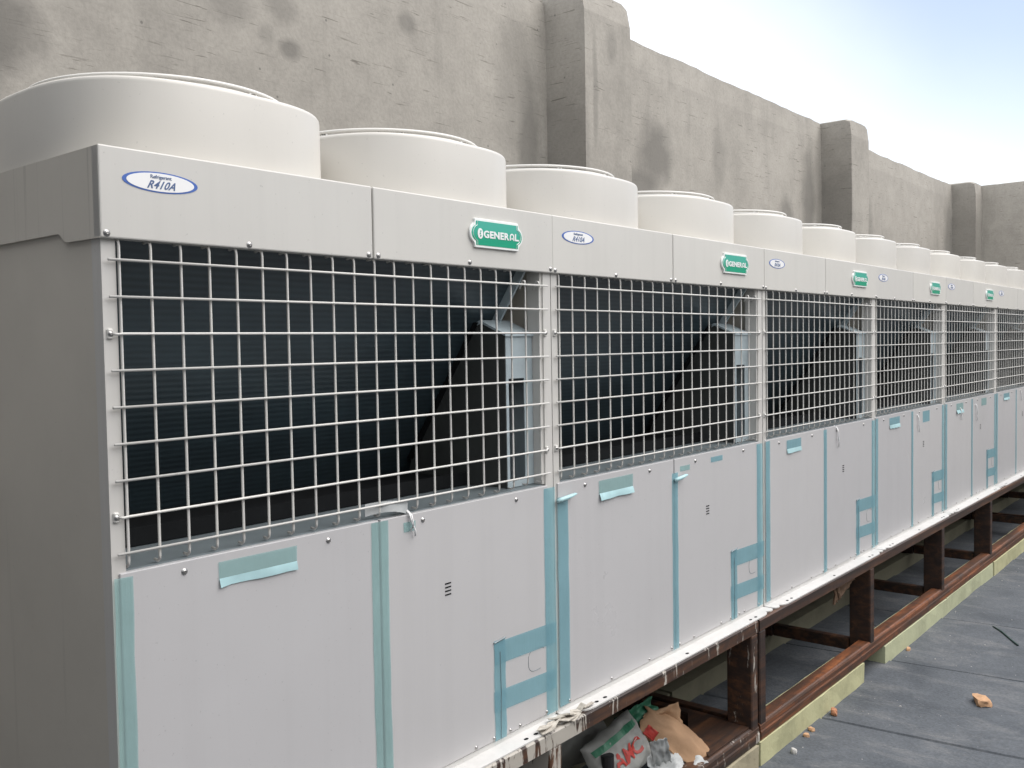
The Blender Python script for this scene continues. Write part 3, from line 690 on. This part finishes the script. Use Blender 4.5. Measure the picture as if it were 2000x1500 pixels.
row = [[bm.verts.new((.572+.120*i/n, .004-.014*math.sin(i/n*2.6)+wob(i*.4, j, 0, 1, .004), .640+.027*j+.010*math.sin(i/n*3.0)*(1-.3*j)-(.012*i/n))) for i in range(n+1)] for j in (0, 1)]
for i in range(n): bm.faces.new((row[0][i], row[0][i+1], row[1][i+1], row[1][i]))
pt = obj('paper_tag', finish(bm, 'paper_tag', True), 'paper', u)
tie(u, .694, .612, .034)
u = units[1]
vstrip(u, .008, .054, .014, .590, -.0066, 'tape_b'); roll(u, .010, .585, .060); folded(u, .198, .368, .556, .612, 'tape', .005)
vstrip(u, .590, .624, .012, .585, -.0066, 'tape_b'); roll(u, .606, .565, .050); vstrip(u, 1.180, 1.226, .012, .622, -.0066, 'tape_b'); frame_tape(u, -.004)
hstrip(u, .640, .700, .585, .602, -.0066, 'tape'); hstrip(u, .84, .92, .592, .610, -.0066, 'tape_b')
u = units[2]
vstrip(u, .010, .048, .012, .624, -.0066, 'tape_b'); folded(u, .205, .345, .560, .612, 'tape_b', .003); vstrip(u, .588, .622, .012, .622, -.0066, 'tape_b')
vstrip(u, 1.186, 1.230, .012, .620, -.0066, 'tape_b'); frame_tape(u, .006); tie(u, .735, .600, .065)
u = units[3]
vstrip(u, .008, .046, .012, .622, -.0066, 'tape_b'); folded(u, .225, .390, .558, .612, 'tape_b', .003); vstrip(u, .592, .624, .012, .622, -.0066, 'tape_b')
hstrip(u, .80, .93, .550, .610, -.0066, 'tape_b'); vstrip(u, 1.182, 1.230, .012, .622, -.0066, 'tape_b'); frame_tape(u, -.002); tie(u, .700, .575, .07)
u = units[4]
vstrip(u, .006, .046, .012, .622, -.0066, 'tape_b'); folded(u, .245, .395, .552, .612, 'tape', .005); vstrip(u, .590, .622, .012, .622, -.0066, 'tape_b')
hstrip(u, .84, .97, .565, .612, -.0066, 'tape'); vstrip(u, 1.186, 1.230, .012, .622, -.0066, 'tape_b'); frame_tape(u, .004); tie(u, .700, .560, .08); tie(u, .33, .560, .05)
u = units[5]
vstrip(u, .006, .046, .012, .622, -.0066, 'tape_b'); folded(u, .215, .385, .565, .612, 'tape_b', .003); vstrip(u, .590, .622, .012, .622, -.0066, 'tape_b'); tie(u, .74, .585, .05)

# ------------------------------------------------------------------ litter
def hsheet(O, ux, uy, w, h, f, nu=26, nv=20, thick=0.0015, edge=0.0, seed=0):
    """crumpled sheet with real thickness: O corner, ux/uy directions, f(u,v) height"""
    ux = Vector(ux).normalized(); uy = Vector(uy); uy = (uy - ux*uy.dot(ux)).normalized(); un = ux.cross(uy)
    bm = bmesh.new(); T, B = [], []
    for j in range(nv+1):
        a, b_ = [], []
        for i in range(nu+1):
            u_, v_ = i/nu, j/nv
            uu_ = u_ + (edge*noise.noise(Vector((u_*3+seed, v_*5, 1))) if i in (0, nu) or j in (0, nv) else 0)
            vv_ = v_ + (edge*noise.noise(Vector((u_*6+seed, v_*3, 5))) if j in (0, nv) else 0)
            z = f(u_, v_); p = Vector(O) + ux*w*uu_ + uy*h*vv_
            a.append(bm.verts.new(p + un*(z[0] if isinstance(z, tuple) else z))); b_.append(bm.verts.new(p + un*((z[1] if isinstance(z, tuple) else z - thick))))
        T.append(a); B.append(b_)
    for j in range(nv):
        for i in range(nu):
            bm.faces.new((T[j][i], T[j][i+1], T[j+1][i+1], T[j+1][i])); bm.faces.new((B[j][i], B[j+1][i], B[j+1][i+1], B[j][i+1]))
    for j in range(nv):
        bm.faces.new((T[j][0], T[j+1][0], B[j+1][0], B[j][0])); bm.faces.new((T[j][nu], B[j][nu], B[j+1][nu], T[j+1][nu]))
    for i in range(nu):
        bm.faces.new((T[0][i], B[0][i], B[0][i+1], T[0][i+1])); bm.faces.new((T[nv][i], T[nv][i+1], B[nv][i+1], B[nv][i]))
    return finish(bm, 'sheet', True), ux, uy, un
def crumple(seed, a, s=5):
    def f(u_, v_):
        q = noise.noise(Vector((u_*s+seed, v_*s, seed))); r_ = noise.noise(Vector((u_*s*2.3+seed, v_*s*2.3, 9)))
        return a*(1-2*abs(q)) + a*.45*(1-2*abs(r_))
    return f
def bag(label, O, ux, uy, w, h, T, seed, prints):
    cr = crumple(seed, T*.28, 4)
    def f(u_, v_):
        e = max(0, 1-abs(2*u_-1)**3.5)**.5 * max(0, 1-abs(2*v_-1)**3.5)**.5
        return (T*e + cr(u_, v_)*(.35+.65*e) + .001, -T*.5*e + cr(u_, v_)*.35*(1-e) - .001)
    me, ax, ay, an = hsheet(O, ux, uy, w, h, f, 30, 24, 0, .03, seed)
    b_ = obj('cement_bag', me, 'bag'); tag(b_, label, 'bag')
    for kind, body, u0, v0, s, mat in prints:
        if kind == 'text': tmx = text_mesh(body, s, 0.0, 0.1, s*.03)
        else:
            bmx = bmesh.new(); n = 20
            r1 = [bmx.verts.new((body*(i/n-.5), -s/2, 0)) for i in range(n+1)]; r2 = [bmx.verts.new((body*(i/n-.5), s/2, 0)) for i in range(n+1)]
            for i in range(n): bmx.faces.new((r1[i], r1[i+1], r2[i+1], r2[i]))
            tmx = finish(bmx, 'stripe')
        for v in tmx.vertices:
            u_ = min(.98, max(.02, u0 + v.co.x/w)); v_ = min(.98, max(.02, v0 + v.co.y/h))
            v.co = Vector(O) + ax*w*u_ + ay*h*v_ + an*(f(u_, v_)[0] + .003)
        tmx.materials.clear(); obj('bag_print', tmx, mat, b_)
    return b_
# filler sack in the dark at the back, printed sack in front of it
bag('pale sack with dark lettering lying in the shadow under the second unit', (1.50, .34, -.40), (.80, -.10, -.05), (-.1, .55, .55), .46, .24, .05, 3, [('text', 'LU', .35, .5, .10, 'black')])
bag('white cement sack with red letters and a green stripe under the second unit', (1.62, .10, -.42), (.86, -.05, .18), (-.30, .45, .75), .26, .17, .04, 11, [('text', 'AMC', .50, .42, .066, 'plastic_red'), ('stripe', .22, .48, .80, .020, 'plastic_green')])
tag(obj('green_wrapper', hsheet((1.80, .13, -.36), (.9, -.1, .1), (-.1, .5, .8), .20, .13, crumple(21, .022, 3), edge=.06, seed=2)[0], 'plastic_green'), 'crumpled green plastic wrapper between the white sack and the brown paper', 'wrapper')
tag(obj('red_wrapper', hsheet((1.875, .085, -.315), (.5, -.2, .6), (-.5, .3, .6), .035, .05, crumple(33, .006, 3), 8, 8, edge=.08, seed=5)[0], 'plastic_red'), 'small red scrap of wrapper on the green plastic', 'wrapper')
tag(obj('crumpled_paper', hsheet((1.80, -.01, -.43), (.95, -.18, .10), (.1, .75, .55), .20, .12, crumple(41, .020, 2.0), edge=.06, seed=8)[0], 'paper'), 'crumpled white paper lying by the steel beam under the second unit', 'paper')
tag(obj('paper_scrap', hsheet((1.84, .06, -.375), (.30, -.35, .1), (-.5, .2, .8), .06, .10, crumple(47, .010, 3), 12, 12, edge=.10, seed=4)[0], 'paper'), 'white paper scrap standing up against the brown paper', 'paper')
tag(obj('brown_paper', hsheet((1.90, .12, -.36), (.9, -.25, .05), (-.1, .3, .9), .17, .11, crumple(53, .016, 2.2), edge=.04, seed=6)[0], 'kraft'), 'folded brown paper behind the larger brown sheet', 'paper')
def kf(u_, v_): return .030*math.sin(v_*3.0) - .035*(u_-.5)**2*4 + .5*crumple(61, .016, 3)(u_, v_)
tag(obj('brown_paper', hsheet((2.00, -.075, -.455), (.74, .30, .30), (.05, .80, .75), .15, .30, kf, 26, 26, edge=.06, seed=9)[0], 'kraft'), 'large torn sheet of brown paper hanging over the steel beam', 'paper')
bm = bmesh.new(); tube(bm, [(1.640, .105, GZ), (1.640, .105, -.285)], .021, 14); tube(bm, [(1.640, .105, -.284), (1.640, .105, -.2835)], .014, 14)
tag(obj('pipe_stub', finish(bm, 'pipe_stub'), 'pipe'), 'short black pipe standing among the sacks under the second unit', 'pipe')
tag(obj('cardboard_piece', hsheet((3.30, .015, -.155), (.95, .02, .22), (-.05, -.05, .9), .24, .105, crumple(71, .014, 3), edge=.12, seed=13, thick=.004)[0], 'card'), 'torn brown cardboard hanging under the third unit beside the post', 'cardboard')
bm = bmesh.new(); tube(bm, [(3.22, -.01, -.06), (3.235, -.02, -.10), (3.225, -.015, -.145)], .007, 5); tube(bm, [(3.275, -.01, -.06), (3.262, -.02, -.10), (3.285, -.018, -.13)], .006, 5)
tag(obj('cardboard_strip', finish(bm, 'cardboard_strip'), 'card'), 'dangling brown scraps beside the torn cardboard under the third unit', 'cardboard')
def chunk(name, label, cat, loc, s, mat, rz=0, flat=.5, seed=0):
    bm = bmesh.new(); bmesh.ops.create_icosphere(bm, subdivisions=2, radius=1)
    for v in bm.verts:
        p = v.co.copy(); k = 1 + .35*noise.noise(p*1.3 + Vector((seed, 0, 0))) + .12*noise.noise(p*4 + Vector((seed, 3, 0)))
        q = Vector((math.copysign(abs(p.x)**.6, p.x), math.copysign(abs(p.y)**.6, p.y), math.copysign(abs(p.z)**.5, p.z)))
        v.co = Vector((q.x*s[0], q.y*s[1], q.z*s[2]))*k
    lo = min(v.co.z for v in bm.verts)
    for v in bm.verts: v.co.z -= lo
    o = obj(name, finish(bm, name), mat, None, (loc[0], loc[1], GZ - .001)); o.rotation_euler.z = rz; tag(o, label, cat); return o
chunk('brick_fragment', 'pale orange broken brick lying alone on the grey roofing', 'brick', (3.485, -.548), (.048, .030, .017), 'brick_pale', R(35), seed=1)
chunk('brick_fragment', 'small red brick crumb at the seam by the yellow plinth', 'brick', (3.005, -.098), (.020, .014, .012), 'brick', .4, seed=5)
chunk('brick_fragment', 'upper of two small pinkish crumbs beside the yellow plinth', 'brick', (2.785, -.092), (.013, .011, .008), 'brick_pale', 1.2, seed=8)
chunk('brick_fragment', 'lower of two small pinkish crumbs beside the yellow plinth', 'brick', (2.722, -.096), (.012, .010, .008), 'brick_pale', 2.0, seed=12)
chunk('brick_fragment', 'tiny brick crumb against the foot of the green plinth', 'brick', (4.02, -.088), (.018, .010, .008), 'brick_pale', .2, seed=15)
chunk('stone_chip', 'small white stone chip on the roofing at the bottom edge', 'stone', (2.552, -.118), (.012, .011, .010), 'stone', .5, seed=19)
bm = bmesh.new()
for k in range(220):
    x = random.uniform(2.2, 7.0); y = -.08 - abs(random.gauss(0, .45)); r_ = random.choice((.0012, .0016, .002, .003))
    bmesh.ops.create_icosphere(bm, subdivisions=1, radius=r_, matrix=Matrix.Translation((x, y, GZ + r_*.5)) @ Matrix.Diagonal((random.uniform(.7, 1.6), random.uniform(.7, 1.6), .7, 1)))
tag(obj('roof_grit', finish(bm, 'roof_grit'), 'stone'), 'fine pale grit scattered over the grey roofing', 'grit', None, 'stuff')
bm = bmesh.new(); tube(bm, [(4.66, -.33, GZ+.006), (4.58, -.39, GZ+.008), (4.48, -.45, GZ+.006), (4.40, -.50, GZ+.006)], .005, 6)
tag(obj('cord_piece', finish(bm, 'cord_piece', True), 'cord'), 'short dark green cord lying on the grey roofing', 'cord')
